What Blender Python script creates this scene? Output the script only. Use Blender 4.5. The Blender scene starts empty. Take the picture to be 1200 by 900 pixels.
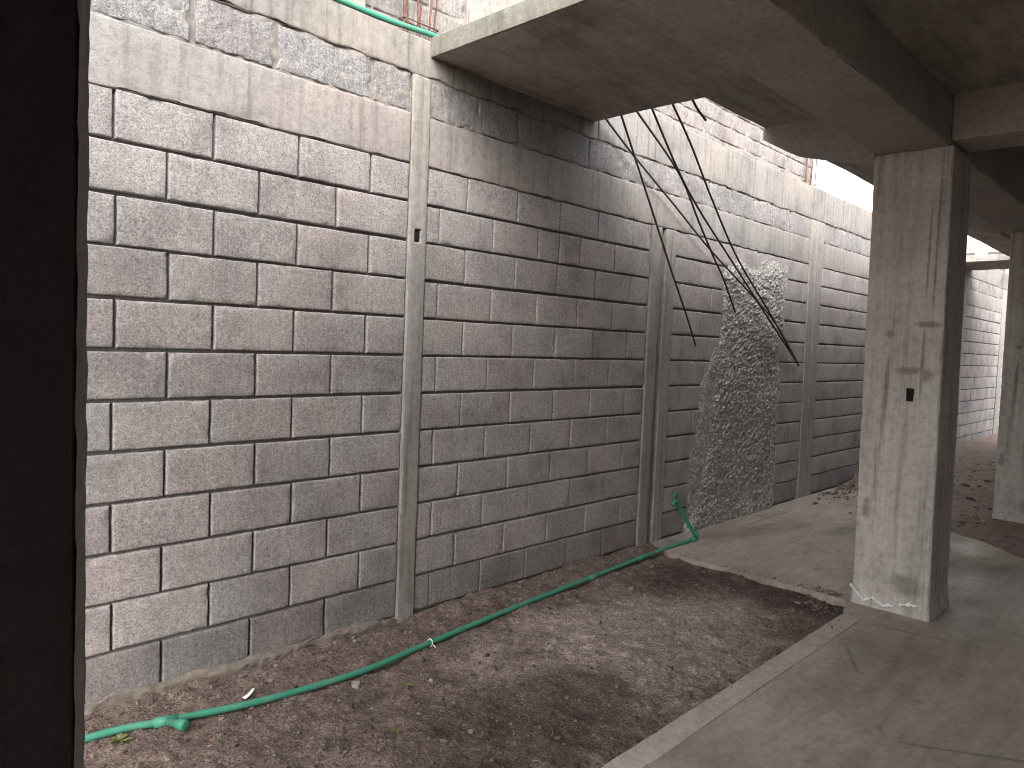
import bpy, bmesh, math, random
import numpy as np
from mathutils import Matrix, Vector
random.seed(7); rng = np.random.default_rng(11)
S = bpy.context.scene
C = bpy.context.collection
WY = 3.25            # front plane of the boundary wall
CAMZ = 1.58
# ------------------------------------------------------------------ noise
def _hash(ix, iy, iz, s):
    n = (ix.astype(np.int64)*374761393 + iy.astype(np.int64)*668265263 + iz.astype(np.int64)*2147483647 + s*1274126177) & 0xffffffff
    n = ((n ^ (n >> 13))*1274126177) & 0xffffffff
    n = (n ^ (n >> 16)) & 0xffffffff
    return n/4294967295.0
def vn(p, s=0):
    p = np.asarray(p, float); i = np.floor(p).astype(np.int64); f = p-i; f = f*f*(3-2*f)
    r = 0
    for a in (0,1):
        for b in (0,1):
            for c in (0,1):
                w = (f[:,0] if a else 1-f[:,0])*(f[:,1] if b else 1-f[:,1])*(f[:,2] if c else 1-f[:,2])
                r = r + w*_hash(i[:,0]+a, i[:,1]+b, i[:,2]+c, s)
    return r*2-1
def fbm(p, o=4, s=0):
    p = np.asarray(p, float); r = 0; a = 1.0; t = 0
    for k in range(o):
        r = r + a*vn(p*(2.03**k)+k*17.3, s+k); t += a; a *= .5
    return r/t
def cell(u, v, size, s=0):
    """nearest jittered cell: distance (in cells), random value of the cell"""
    U = u/size; V = v/size; iu = np.floor(U).astype(np.int64); iv = np.floor(V).astype(np.int64)
    best = np.full(U.shape, 9.0); val = np.zeros(U.shape); z = np.zeros_like(iu)
    for a in (-1,0,1):
        for b in (-1,0,1):
            cx = iu+a+_hash(iu+a, iv+b, z, s); cy = iv+b+_hash(iu+a, iv+b, z, s+1)
            d = np.hypot(U-cx, V-cy); m = d < best
            best = np.where(m, d, best); val = np.where(m, _hash(iu+a, iv+b, z, s+2), val)
    return best, val
# ------------------------------------------------------------------ objects
def tag(o, label=None, cat=None, group=None, kind=None):
    if label: o['label'] = label
    if cat: o['category'] = cat
    if group: o['group'] = group
    if kind: o['kind'] = kind
    return o
def empty(name, loc, label=None, cat=None, group=None):
    o = bpy.data.objects.new(name, None); C.objects.link(o); o.location = loc
    o.empty_display_size = .1
    return tag(o, label, cat, group)
def wloc(o):
    v = Vector(o.location)
    while o.parent: o = o.parent; v = v + o.location
    return v
def build(name, verts, faces, mat, parent=None, loc=None, smooth=True):
    """verts are in world coordinates; the object's origin goes to loc or onto its parent's origin"""
    org = np.array(wloc(parent)) if parent else np.array(loc if loc is not None else (0,0,0), float)
    me = bpy.data.meshes.new(name)
    v = np.asarray(verts, float)-org
    me.from_pydata(v.tolist(), [], [tuple(int(i) for i in f) for f in faces])
    if smooth: me.polygons.foreach_set('use_smooth', [True]*len(me.polygons))
    me.materials.append(mat); me.update()
    o = bpy.data.objects.new(name, me); C.objects.link(o)
    if parent: o.parent = parent
    else: o.location = org.tolist()
    return o
class MB:
    def __init__(s): s.v = []; s.f = []; s.n = 0
    def add(s, v, f):
        v = np.asarray(v, float); s.v.append(v); k = s.n
        s.f.extend([tuple(int(i)+k for i in q) for q in f]); s.n += len(v)
    def build(s, name, mat, parent=None, loc=None, smooth=True):
        return build(name, np.concatenate(s.v), s.f, mat, parent, loc, smooth)
def grid_faces(nx, ny, flip=False, mask=None):
    f = []
    for j in range(ny-1):
        for i in range(nx-1):
            if mask is not None and not mask[j, i]: continue
            a = j*nx+i; q = (a, a+1, a+nx+1, a+nx)
            f.append(q[::-1] if flip else q)
    return f
def lines(a, b, step, r, extra=()):
    n = max(1, int(round((b-a-2*r)/step)))
    L = [a, a+r*.3, a+r*.65]+list(np.linspace(a+r, b-r, n+1))+[b-r*.65, b-r*.3, b]+[e for e in extra if a < e < b]
    L = sorted(L); out = [L[0]]
    for x in L[1:]:
        if x-out[-1] > 1e-4: out.append(x)
    return np.array(out)
def rough_box(x0, x1, y0, y1, z0, z1, step=.04, r=.012, amp=.003, freq=6, chip=.006, seed=0, extra=((),(),()), disp=None, shear=None):
    """box with worn rounded edges and an uneven surface, as (verts, faces)"""
    lo = np.array([x0,y0,z0]); hi = np.array([x1,y1,z1])
    r = min(r, (hi-lo).min()*.45)
    L = [lines(lo[k], hi[k], step, r, extra[k]) for k in range(3)]
    idx = {}; V = []; F = []
    def vid(i,j,k):
        t = (i,j,k)
        if t not in idx: idx[t] = len(V); V.append((L[0][i],L[1][j],L[2][k]))
        return idx[t]
    n = [len(l) for l in L]
    for i in range(n[0]-1):
        for j in range(n[1]-1):
            F.append((vid(i,j,0),vid(i,j+1,0),vid(i+1,j+1,0),vid(i+1,j,0)))
            F.append((vid(i,j,n[2]-1),vid(i+1,j,n[2]-1),vid(i+1,j+1,n[2]-1),vid(i,j+1,n[2]-1)))
    for i in range(n[0]-1):
        for k in range(n[2]-1):
            F.append((vid(i,0,k),vid(i+1,0,k),vid(i+1,0,k+1),vid(i,0,k+1)))
            F.append((vid(i,n[1]-1,k),vid(i,n[1]-1,k+1),vid(i+1,n[1]-1,k+1),vid(i+1,n[1]-1,k)))
    for j in range(n[1]-1):
        for k in range(n[2]-1):
            F.append((vid(0,j,k),vid(0,j,k+1),vid(0,j+1,k+1),vid(0,j+1,k)))
            F.append((vid(n[0]-1,j,k),vid(n[0]-1,j+1,k),vid(n[0]-1,j+1,k+1),vid(n[0]-1,j,k+1)))
    P = np.array(V, float)
    q = np.clip(P, lo+r, hi-r); d = P-q; l = np.linalg.norm(d, axis=1, keepdims=True); nrm = d/np.maximum(l,1e-9)
    out = q+nrm*r
    edge = (np.abs(d) > r*.5).sum(axis=1) >= 2
    h = amp*fbm(P*freq, 4, seed)
    ch = np.clip(fbm(P*14, 3, seed+40)-.12, 0, 1)*chip*6
    h = h - np.where(edge, ch, ch*.06)
    if disp is not None: h = h + disp(P, nrm)
    out = out+nrm*h[:,None]
    if shear is not None: out = shear(out)
    return out, F
def tube(pts, r, n=10, cap=True):
    P = np.array(pts, float); m = len(P); rr = np.broadcast_to(np.asarray(r, float), (m,))
    V = []; F = []
    T = np.gradient(P, axis=0); T /= np.linalg.norm(T, axis=1, keepdims=True)
    up = np.array([0,0,1.]) if abs(T[0][2]) < .9 else np.array([1.,0,0])
    for i in range(m):
        s = np.cross(T[i], up); s /= np.linalg.norm(s); t = np.cross(s, T[i]); up = t
        for k in range(n):
            a = 2*math.pi*k/n; V.append(P[i]+rr[i]*(math.cos(a)*s+math.sin(a)*t))
    for i in range(m-1):
        for k in range(n):
            a = i*n+k; b = i*n+(k+1)%n; F.append((a,b,b+n,a+n))
    if cap: F.append(tuple(range(n))[::-1]); F.append(tuple(range((m-1)*n, m*n)))
    return np.array(V), F
def spline(pts, k=8):
    P = np.array(pts, float); Q = np.vstack([2*P[0]-P[1], P, 2*P[-1]-P[-2]]); out = []
    for i in range(1, len(Q)-2):
        for t in np.linspace(0, 1, k, endpoint=False):
            a,b,c,d = Q[i-1],Q[i],Q[i+1],Q[i+2]
            out.append(.5*((2*b)+(c-a)*t+(2*a-5*b+4*c-d)*t*t+(3*b-a-3*c+d)*t**3))
    out.append(P[-1]); return np.array(out)
# ------------------------------------------------------------------ materials
class NT:
    def __init__(s, name):
        s.m = bpy.data.materials.new(name); s.m.use_nodes = True; s.t = s.m.node_tree; s.t.nodes.clear()
        s.out = s.N('ShaderNodeOutputMaterial'); s.b = s.N('ShaderNodeBsdfPrincipled'); s.L(s.b.outputs[0], s.out.inputs[0])
        s.co = s.N('ShaderNodeTexCoord').outputs['Object']
    def N(s, t, **k):
        n = s.t.nodes.new(t)
        for a,b in k.items(): setattr(n, a, b)
        return n
    def L(s, a, b): s.t.links.new(a, b)
    def map(s, scale=(1,1,1), loc=(0,0,0), rot=(0,0,0)):
        m = s.N('ShaderNodeMapping'); s.L(s.co, m.inputs[0]); m.inputs['Scale'].default_value = scale; m.inputs['Location'].default_value = loc; m.inputs['Rotation'].default_value = rot
        return m.outputs[0]
    def noise(s, scale, detail=6, rough=.6, vec=None, dist=0):
        n = s.N('ShaderNodeTexNoise'); s.L(vec if vec is not None else s.co, n.inputs['Vector'])
        n.inputs['Scale'].default_value = scale; n.inputs['Detail'].default_value = detail; n.inputs['Roughness'].default_value = rough; n.inputs['Distortion'].default_value = dist
        return n.outputs['Fac']
    def voro(s, scale, feature='F1', out='Distance', vec=None, rnd=1):
        n = s.N('ShaderNodeTexVoronoi', feature=feature); s.L(vec if vec is not None else s.co, n.inputs['Vector']); n.inputs['Scale'].default_value = scale
        n.inputs['Randomness'].default_value = rnd
        return n.outputs[out]
    def ramp(s, fac, stops):
        r = s.N('ShaderNodeValToRGB'); s.L(fac, r.inputs[0]); e = r.color_ramp.elements
        while len(e) < len(stops): e.new(.5)
        for q,(p,c) in zip(e, stops):
            q.position = p; q.color = (c,c,c,1) if isinstance(c,(int,float)) else (*c,1)
        return r.outputs[0]
    def mix(s, fac, a, b, mode='MIX'):
        n = s.N('ShaderNodeMix', data_type='RGBA', blend_type=mode)
        for v,i,sca in ((fac,n.inputs[0],1),(a,n.inputs[6],0),(b,n.inputs[7],0)):
            if isinstance(v,(int,float)): i.default_value = v if sca else (v,v,v,1)
            elif isinstance(v,tuple): i.default_value = (*v,1)
            else: s.L(v,i)
        return n.outputs[2]
    def math(s, op, a, b=None, clamp=False):
        n = s.N('ShaderNodeMath', operation=op, use_clamp=clamp)
        for v,i in ((a,n.inputs[0]),(b,n.inputs[1])):
            if v is None: continue
            if isinstance(v,(int,float)): i.default_value = v
            else: s.L(v,i)
        return n.outputs[0]
    def bump(s, h, dist, strength=1, prev=None):
        n = s.N('ShaderNodeBump'); n.inputs['Distance'].default_value = dist; n.inputs['Strength'].default_value = strength; s.L(h, n.inputs['Height'])
        if prev is not None: s.L(prev, n.inputs['Normal'])
        return n.outputs[0]
    def done(s, col, rough=.9, nrm=None, spec=.25):
        for v,i in ((col,s.b.inputs['Base Color']),(rough,s.b.inputs['Roughness'])):
            if isinstance(v,tuple): i.default_value = (*v,1)
            elif isinstance(v,(int,float)): i.default_value = v
            else: s.L(v,i)
        s.b.inputs['Specular IOR Level'].default_value = spec
        if nrm is not None: s.L(nrm, s.b.inputs['Normal'])
        return s.m
def sc(c, k): return tuple(x*k for x in c)
def block_mat(name, base, warm, cool, grain=1.0, contrast=1.0, streak=.3):
    t = NT(name)
    isl = t.N('ShaderNodeNewGeometry').outputs['Random Per Island']
    c = t.ramp(isl, [(0,sc(base,.92)),(.25,sc(cool,.98)),(.5,sc(base,1.0)),(.75,sc(warm,1.03)),(1,sc(cool,1.05))])
    big = t.noise(3.2, 5, .6)
    c = t.mix(.75, c, t.ramp(big, [(.28,(.55,.535,.535)),(.5,(1,1,1)),(.72,(1.25,1.22,1.19))]), 'MULTIPLY')
    tint = t.noise(2.1, 3, .5, vec=t.map(loc=(3,8,1)))
    c = t.mix(t.ramp(tint,[(.42,0),(.62,.55)]), c, t.mix(1, c, (1.04,.955,.965), 'MULTIPLY'))
    st = t.noise(7, 5, .65, vec=t.map(scale=(9,9,.8)))
    c = t.mix(streak, c, t.ramp(st, [(.3,(.55,.54,.54)),(.55,(1,1,1)),(.8,(1.25,1.24,1.22))]), 'MULTIPLY')
    fine = t.noise(120, 4, .85)
    mid = t.noise(42, 6, .8)
    pits = t.voro(120, vec=t.map(scale=(1,1,1)))
    c = t.mix(.85*contrast, c, t.ramp(fine, [(.36,(.46,.455,.46)),(.5,(1,1,1)),(.64,(1.48,1.47,1.46))]), 'MULTIPLY')
    c = t.mix(.6*contrast, c, t.ramp(mid, [(.36,(.5,.49,.5)),(.52,(1,1,1)),(.66,(1.3,1.3,1.3))]), 'MULTIPLY')
    spot = t.ramp(t.voro(62), [(.05,1),(.13,0)])
    sel = t.ramp(t.noise(9,3,.5), [(.52,0),(.6,1)])
    c = t.mix(t.math('MULTIPLY', t.math('MULTIPLY', spot, sel), .8), c, sc(base,.28))
    h = t.math('ADD', t.math('MULTIPLY', fine, .55), t.math('MULTIPLY', mid, .8))
    h = t.math('ADD', h, t.math('MULTIPLY', t.ramp(pits,[(0,0),(.35,1)]), .3))
    return t.done(c, .93, t.bump(h, .0035*grain, 1.0))
def concrete_mat(name, base, stain=.5, drip=0., grain=1.0, rough=.88, warm=(1.05,1,.94), board=None, blotch=1.6, spec=.25, wet=False, layer=False):
    t = NT(name)
    big = t.noise(blotch, 6, .62, dist=.4)
    c = t.mix(stain, base, t.mix(1, base, t.ramp(big, [(.25,(.52,.5,.49)),(.45,(.92,.92,.92)),(.6,(1.08,1.06,1.04)),(.78,(1.38,1.36,1.33))]), 'MULTIPLY'))
    w = t.noise(.9, 4, .6, vec=t.map(loc=(5,2,7)))
    c = t.mix(t.ramp(w,[(.4,0),(.65,1)]), c, t.mix(1, c, warm, 'MULTIPLY'))
    if drip:
        d = t.noise(5, 5, .6, vec=t.map(scale=(4,4,.25)))
        c = t.mix(drip, c, t.ramp(d, [(.3,(.5,.49,.48)),(.47,(.98,.98,.98)),(.62,(1.05,1.05,1.05)),(.75,(1.3,1.28,1.26))]), 'MULTIPLY')
    if layer:
        d = t.noise(3, 5, .65, vec=t.map(scale=(.5,2.4,2.4), rot=(0,0,.35)), dist=.8)
        c = t.mix(.55, c, t.ramp(d, [(.3,(.55,.54,.53)),(.5,(1,1,1)),(.66,(1.3,1.28,1.25)),(.76,(2.0,1.95,1.9))]), 'MULTIPLY')
    fine = t.noise(150, 4, .75); mid = t.noise(26, 6, .7)
    c = t.mix(.5, c, t.ramp(fine, [(.35,.62),(.5,1.0),(.65,1.28)]), 'MULTIPLY')
    c = t.mix(.55, c, t.ramp(mid, [(.34,.66),(.5,1.0),(.68,1.22)]), 'MULTIPLY')
    if layer:
        sx = t.N('ShaderNodeSeparateXYZ'); t.L(t.co, sx.inputs[0])
        bd = t.math('PINGPONG', t.math('ADD', sx.outputs[1 if layer == 'slab' else 0], t.math('MULTIPLY', t.math('SUBTRACT', t.noise(2.5,3,.5), .5), .03)), .15)
        if layer == 'slab':
            ln = t.math('MULTIPLY', t.ramp(bd,[(.0,1),(.02,0)]), t.ramp(t.noise(2.2,4,.6,vec=t.map(loc=(2,2,2))),[(.4,0),(.6,1)]))
            c = t.mix(t.math('MULTIPLY', ln, .45), c, sc(base,.45))
        else:
            vc = t.voro(.55, 'DISTANCE_TO_EDGE', vec=t.mix(.06, t.co, t.N('ShaderNodeTexNoise').outputs['Color']))
            ln = t.math('MULTIPLY', t.ramp(vc,[(.0,1),(.006,0)]), t.ramp(t.noise(1.1,4,.6,vec=t.map(loc=(2,2,2))),[(.5,0),(.56,1)]))
            c = t.mix(t.math('MULTIPLY', ln, .7), c, sc(base,.3))
            gr = t.math('MULTIPLY', t.ramp(t.voro(55),[(.06,1),(.15,0)]), t.ramp(t.noise(1.8,5,.65,vec=t.map(loc=(7,2,2))),[(.48,0),(.6,1)]))
            c = t.mix(t.math('MULTIPLY', gr, .6), c, sc(base,1.7))
            sp = t.ramp(t.noise(5,7,.75,vec=t.map(loc=(1,7,2))),[(.56,0),(.66,1)])
            c = t.mix(t.math('MULTIPLY', sp, .5), c, sc(base,.42))
    pit = t.ramp(t.voro(38), [(.03,1),(.09,0)]); sel = t.ramp(t.noise(7,3,.5), [(.53,0),(.6,1)])
    hole = t.math('MULTIPLY', pit, sel)
    c = t.mix(t.math('MULTIPLY', hole, .75), c, sc(base,.3))
    h = t.math('SUBTRACT', t.math('ADD', t.math('MULTIPLY', fine, .25), mid), t.math('MULTIPLY', hole, .8))
    if board:
        wv = t.N('ShaderNodeTexWave', wave_type='BANDS', bands_direction=board[0]); t.L(t.co, wv.inputs[0]); wv.inputs['Scale'].default_value = board[1]; wv.inputs['Distortion'].default_value = .3
        h = t.math('ADD', h, t.ramp(wv.outputs['Fac'], [(0,0),(.06,.8),(1,.8)]))
    rg = rough
    if wet: rg = t.ramp(t.noise(1.3,5,.6,vec=t.map(loc=(9,1,4))), [(.35,.38),(.6,.85)])
    return t.done(c, rg, t.bump(h, .004*grain, .8), spec)

M = {}
M['block'] = block_mat('block', (.318,.299,.289), (.323,.298,.288), (.312,.298,.291))
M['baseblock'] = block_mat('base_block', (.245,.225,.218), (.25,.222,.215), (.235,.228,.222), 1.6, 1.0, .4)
M['upblock'] = block_mat('upper_block', (.255,.243,.236), (.258,.241,.234), (.25,.243,.238), 2.2, 1.15, .6)
t = NT('mortar'); n1 = t.noise(60,6,.75)
M['mortar'] = t.done(t.ramp(n1,[(.3,(.08,.075,.07)),(.7,(.17,.16,.152))]), .95, t.bump(n1,.006,1))
M['tie'] = concrete_mat('tie_beam', (.252,.240,.230), .75, .6, 1.3, blotch=1.4, warm=(1.06,.98,.95))
M['cap'] = concrete_mat('capping', (.205,.193,.183), .9, .9, 1.3, blotch=2.0)
M['post'] = concrete_mat('post', (.258,.247,.235), .6, .8, 1.3)
M['footing'] = concrete_mat('footing', (.165,.143,.126), .9, 0, 1.6, blotch=6)
M['slab'] = concrete_mat('slab', (.30,.28,.264), .8, 0, 1.0, layer='slab', blotch=2.3)
M['edge'] = concrete_mat('slab_edge', (.17,.168,.15), .8, .5, 1.3, blotch=5)
M['beam'] = concrete_mat('beam', (.34,.32,.302), .6, .15, 1.0)
M['floor'] = concrete_mat('floor', (.288,.252,.214), 1.0, 0, .9, blotch=1.15, wet=True, spec=.35, layer='floor')
M['kerb'] = concrete_mat('kerb', (.36,.33,.29), .5, 0, .9, blotch=3)
M['jamb'] = concrete_mat('jamb', (.009,.007,.007), .5, .2, 1.0, spec=.02)  # near-black: shade on the unlit face is put into the colour
M['steel'] = NT('steel').done((.045,.038,.036), .7, None, .4)
t = NT('rust'); n1 = t.noise(40,5,.7); M['rust'] = t.done(t.ramp(n1,[(.3,(.07,.035,.025)),(.7,(.17,.095,.07))]), .9, t.bump(n1,.002,1))
t = NT('pvc'); n1 = t.noise(14,5,.7); n2 = t.noise(90,4,.7)
M['pvc'] = t.done(t.mix(t.ramp(n1,[(.45,0),(.72,.55)]), (.035,.20,.13), (.13,.225,.175)), t.ramp(n2,[(.3,.5),(.7,.8)]), t.bump(n2,.0008,.7), .35)
t = NT('leaf'); n1 = t.noise(60,3,.6)
M['leaf'] = t.done(t.ramp(n1,[(.3,(.05,.075,.025)),(.7,(.17,.19,.07))]), .6)
t = NT('straw'); n1 = t.noise(30,3,.6)
M['straw'] = t.done(t.ramp(n1,[(.3,(.16,.13,.09)),(.7,(.36,.31,.23))]), .85)
M['lime'] = NT('lime').done((.72,.72,.70), .9)
M['dark'] = NT('dark').done((.012,.011,.011), .9)  # near-black that stands in for shade inside the holes
t = NT('pebble'); isl = t.N('ShaderNodeNewGeometry').outputs['Random Per Island']; n1 = t.noise(60,5,.7)
c = t.ramp(isl, [(0,(.06,.043,.036)),(.4,(.12,.088,.074)),(.8,(.185,.145,.124)),(.97,(.22,.18,.16)),(1,(.30,.265,.24))])
M['pebble'] = t.done(t.mix(.6, c, t.ramp(n1,[(.3,.6),(.7,1.3)]), 'MULTIPLY'), .95, t.bump(n1,.003,1))
# soil: dry pinkish centre, dark damp patches, grit
t = NT('soil')
sep = t.N('ShaderNodeSeparateXYZ'); t.L(t.co, sep.inputs[0]); X, Y = sep.outputs[0], sep.outputs[1]
def ell(cx, cy, rx, ry):
    a = t.math('DIVIDE', t.math('SUBTRACT', X, cx), rx); b = t.math('DIVIDE', t.math('SUBTRACT', Y, cy), ry)
    return t.math('ADD', t.math('MULTIPLY', a, a), t.math('MULTIPLY', b, b))
wob = t.math('MULTIPLY', t.math('SUBTRACT', t.noise(2.6,6,.65), .5), 2.6)
def soft(e): return t.ramp(t.math('ADD', e, wob), [(.25,1),(1.25,0)])
dry = soft(ell(3.4,2.25,1.3,.72))
damp1 = soft(ell(4.55,2.62,.55,.32)); damp2 = soft(ell(2.35,2.05,.75,.42)); damp3 = soft(ell(4.75,1.95,.3,.6))
n1 = t.noise(9,8,.72); n2 = t.noise(75,6,.8); v1 = t.voro(75)
c = t.ramp(n1, [(.3,(.085,.061,.051)),(.5,(.145,.107,.090)),(.72,(.215,.167,.141))])
c = t.mix(t.math('MULTIPLY', dry, .92), c, t.ramp(n1,[(.3,(.23,.18,.15)),(.7,(.40,.325,.275))]))
dk = t.math('MAXIMUM', damp1, t.math('MAXIMUM', damp2, damp3))
c = t.mix(t.math('MULTIPLY', dk, .75), c, t.ramp(n1,[(.3,(.034,.026,.022)),(.7,(.085,.064,.055))]))
c = t.mix(.95, c, t.ramp(n2,[(.35,.42),(.5,1.0),(.66,1.75)]), 'MULTIPLY')
n3 = t.noise(28,6,.75); c = t.mix(.7, c, t.ramp(n3,[(.35,.55),(.5,1.0),(.66,1.45)]), 'MULTIPLY')
red = t.ramp(X,[(0,0),(1,1)])
far = t.math('GREATER_THAN', X, 6.6)
c = t.mix(far, c, t.ramp(n1,[(.3,(.13,.095,.08)),(.7,(.28,.215,.185))]))
fl = t.ramp(v1,[(.05,1),(.16,0)]); fs = t.ramp(t.noise(12,4,.6),[(.5,0),(.62,1)])
c = t.mix(t.math('MULTIPLY', t.math('MULTIPLY',fl,fs), .55), c, (.33,.27,.235))
h = t.math('ADD', t.math('MULTIPLY', n2, .6), t.math('MULTIPLY', t.ramp(v1,[(0,1),(.5,0)]), .5))
M['soil'] = t.done(c, .97, t.bump(h, .012, 1.0, t.bump(n1,.02,.7)), .15)
# rough render (thrown mortar)
t = NT('rough_mortar'); n1 = t.noise(70,6,.75); n2 = t.noise(4,4,.6)
vc = t.voro(48, out='Color', vec=t.map(scale=(1,1,1.5), rot=(0,.6,0))); sp = t.N('ShaderNodeSeparateColor'); t.L(vc, sp.inputs[0])
c = t.mix(.9, t.ramp(n2,[(.3,(.31,.296,.282)),(.7,(.40,.384,.366))]), t.ramp(sp.outputs[0],[(0,.5),(.5,.85),(.8,1.15),(1,1.7)]), 'MULTIPLY')
c = t.mix(.7, c, t.ramp(n1,[(.3,.55),(.5,1.0),(.7,1.4)]), 'MULTIPLY')
M['render'] = t.done(c, .95, t.bump(n1,.008,1))
# neighbour masonry
M['nbr'] = block_mat('neighbour_brick', (.235,.220,.208), (.24,.217,.203), (.232,.221,.211), 2.0, .8, .6)
M['nbrmortar'] = concrete_mat('neighbour_mortar', (.24,.222,.208), .8, .5, 1.5)
M['far'] = concrete_mat('far_plaster', (.55,.54,.52), .3, .3, .5)
M['plaster'] = concrete_mat('room_plaster', (.12,.105,.10), .4, .2, .8)

# ------------------------------------------------------------------ ground (one sheet to the horizon)
def nonuni(a, b, step, lo, hi, mid=None):
    L = list(np.arange(a, b+1e-6, step)); k = step
    x = b
    while x < hi: k *= 1.22; x += k; L.append(x)
    k = step; x = a
    while x > lo: k *= 1.35; x -= k; L.insert(0, x)
    return np.array(L)
gx = np.concatenate([nonuni(.4, 5.0, .0125, -250, 5.0)[:-1], nonuni(5.0, 19, .045, 5.0, 250)])
gx = np.unique(np.round(gx, 5)); gy = nonuni(1.5, 3.32, .0125, -250, 250)
GX, GY = np.meshgrid(gx, gy)
def ground_z(X, Y):
    p = np.stack([X.ravel(), Y.ravel(), np.zeros(X.size)], 1)
    z = -.045+.030*fbm(p*1.9, 4, 3)+.018*fbm(p*9, 4, 5)
    x = p[:,0]; y = p[:,1]
    d, v = cell(x+.02*vn(p*20,1), y+.02*vn(p*20,2), .045, 9)
    z += .022*np.clip(v-.55,0,1)*np.clip(1-d*1.5,0,1)*2*(fbm(p*2.3,3,15) > -.12)
    d, v = cell(x, y, .016, 19)
    z += .006*np.clip(v-.3,0,1)*np.clip(1-d*1.4,0,1)
    rise = np.clip((y-2.80)/.42, 0, 1); z += rise*rise*(.044+.018*fbm(p*4,3,8))*(x > .2)
    z = np.where((x > 4.98)&(x < 9.6)&(y < 3.3), -.085, z)
    ax = np.interp(y, [-3,-.6,.35,1.04,1.41,1.68,2.35,3.24], [5.7,5.9,6.4,7.08,7.46,7.62,8.35,9.15]); z = np.where((x > ax+.03)&(x < 25)&(y < 3.3), z+.085+.03*np.clip((x-ax)/.4,0,1), z)
    z = np.where((x < 5.0)&(y < 1.55), -.09, z)
    far = (np.abs(x) > 30)|(np.abs(y) > 30); z = np.where(far, -.09, z)
    return z.reshape(X.shape)
GZ = ground_z(GX, GY)
# pit under the end of the floor slab stays below it
tag(build('ground', np.stack([GX.ravel(),GY.ravel(),GZ.ravel()],1), grid_faces(len(gx),len(gy)), M['soil']), kind='structure')
def gz_at(x, y): return float(ground_z(np.array([[x]]), np.array([[y]]))[0,0])

# ------------------------------------------------------------------ concrete floor and kerb
arc = spline([(9.15,3.24),(8.35,2.35),(7.62,1.68),(7.46,1.41),(7.08,1.04),(6.4,.35),(5.9,-.6),(5.7,-3)], 6)[:,:2].tolist()
poly = []
def seg(a, b, step, amp, seed):
    a = np.array(a); b = np.array(b); n = max(1, int(np.linalg.norm(b-a)/step)); P = np.array([a+(b-a)*k/n for k in range(n)])
    q = np.column_stack([P, np.zeros(len(P))]); return P+amp*np.column_stack([fbm(q*6,4,seed), fbm(q*6,4,seed+9)])
C1 = [(-1.5,1.51),(4.60,1.51)]
poly += list(seg(*C1, .5, 0, 1))
edge = [(4.60,1.51),(4.66,1.585),(4.90,1.66),(4.91,2.2),(4.905,2.97),(4.99,3.17),(5.05,3.243)]
for a,b in zip(edge[:-1], edge[1:]): poly += list(seg(a, b, .02, .014, 4))
poly += list(seg((5.05,3.243),(9.15,3.243), .5, 0, 1))
for a,b in zip(arc[:-1], arc[1:]): poly += list(seg(a, b, .04, .02, 6))
poly += [np.array((5.7,-3.)), np.array((-1.5,-3.))]
bm = bmesh.new()
top = [bm.verts.new((p[0],p[1],0)) for p in poly]; bot = [bm.verts.new((p[0],p[1],-.12)) for p in poly]
for i in range(len(poly)):
    j = (i+1)%len(poly); bm.faces.new((top[j],top[i],bot[i],bot[j]))
fc = bm.faces.new(top)
bmesh.ops.triangulate(bm, faces=[fc]); bm.normal_update()
if sum(f.normal.z for f in bm.faces if abs(f.normal.z) > .5) < 0: bmesh.ops.reverse_faces(bm, faces=bm.faces[:])
me = bpy.data.meshes.new('concrete_floor'); bm.to_mesh(me); bm.free(); me.materials.append(M['floor'])
fo = bpy.data.objects.new('floor', me); C.objects.link(fo); tag(fo, kind='structure')
v, f = rough_box(-1.5, 4.625, 1.46, 1.574, -.14, .0055, step=.05, r=.006, amp=.004, freq=7, chip=.010, seed=5)
tag(build('kerb', v, f, M['kerb']), kind='structure')

# ------------------------------------------------------------------ boundary wall
wall = empty('boundary_wall', (0,WY,0), 'long grey concrete block wall with cast posts and a smooth tie beam, behind the green pipe', 'wall')
COURSE = .2107; Z0 = 2.322-11*COURSE    # bottom of the lowest course
def block_patch(mb, x0, x1, z0, z1, st, seed, face=WY, r=.007, rag=.0020, rough=.0016, chipk=.8):
    L = lambda a,b: np.array([a, a, a+r*.25, a+r*.6, a+r]+list(np.linspace(a+r, b-r, max(2,int((b-a)/st))+1))[1:-1]+[b-r, b-r*.6, b-r*.25, b, b])
    xs = L(x0,x1); zs = L(z0,z1); nx, nz = len(xs), len(zs)
    XX, ZZ = np.meshgrid(xs, zs); x = XX.ravel(); z = ZZ.ravel()
    I, J = np.meshgrid(np.arange(nx), np.arange(nz)); I = I.ravel(); J = J.ravel()
    skirt = (I==0)|(I==nx-1)|(J==0)|(J==nz-1)
    q = np.stack([x, np.full_like(x, seed*3.7), z], 1)
    d = np.minimum(np.minimum(x-x0, x1-x), np.minimum(z-z0, z1-z))
    prof = r*(1-np.sqrt(np.clip(1-(1-np.clip(d/r,0,1))**2, 0, 1)))
    ch = np.clip(fbm(q*26, 3, 31)-.22, 0, 1)*np.clip(1-d/.022, 0, 1)*.035*chipk
    dep = prof+ch+rough*fbm(q*40,3,5)+.0016*fbm(q*5,2,6)
    rd = random.Random(seed*977+int(x0*1000)); off = rd.uniform(-.002,.002); tx = rd.uniform(-.006,.006); tz = rd.uniform(-.008,.008)
    dep = dep+off+tx*(x-(x0+x1)/2)+tz*(z-(z0+z1)/2)
    e = np.clip(1-d/.015, 0, 1)
    x = x+rag*e*fbm(q*30,3,11); z = z+rag*e*fbm(q*30,3,13)
    y = np.where(skirt, face+.045, face+dep)
    mb.add(np.stack([x,y,z],1), grid_faces(nx, nz))
A_OFF, B_OFF = 1.036, 1.250
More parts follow.
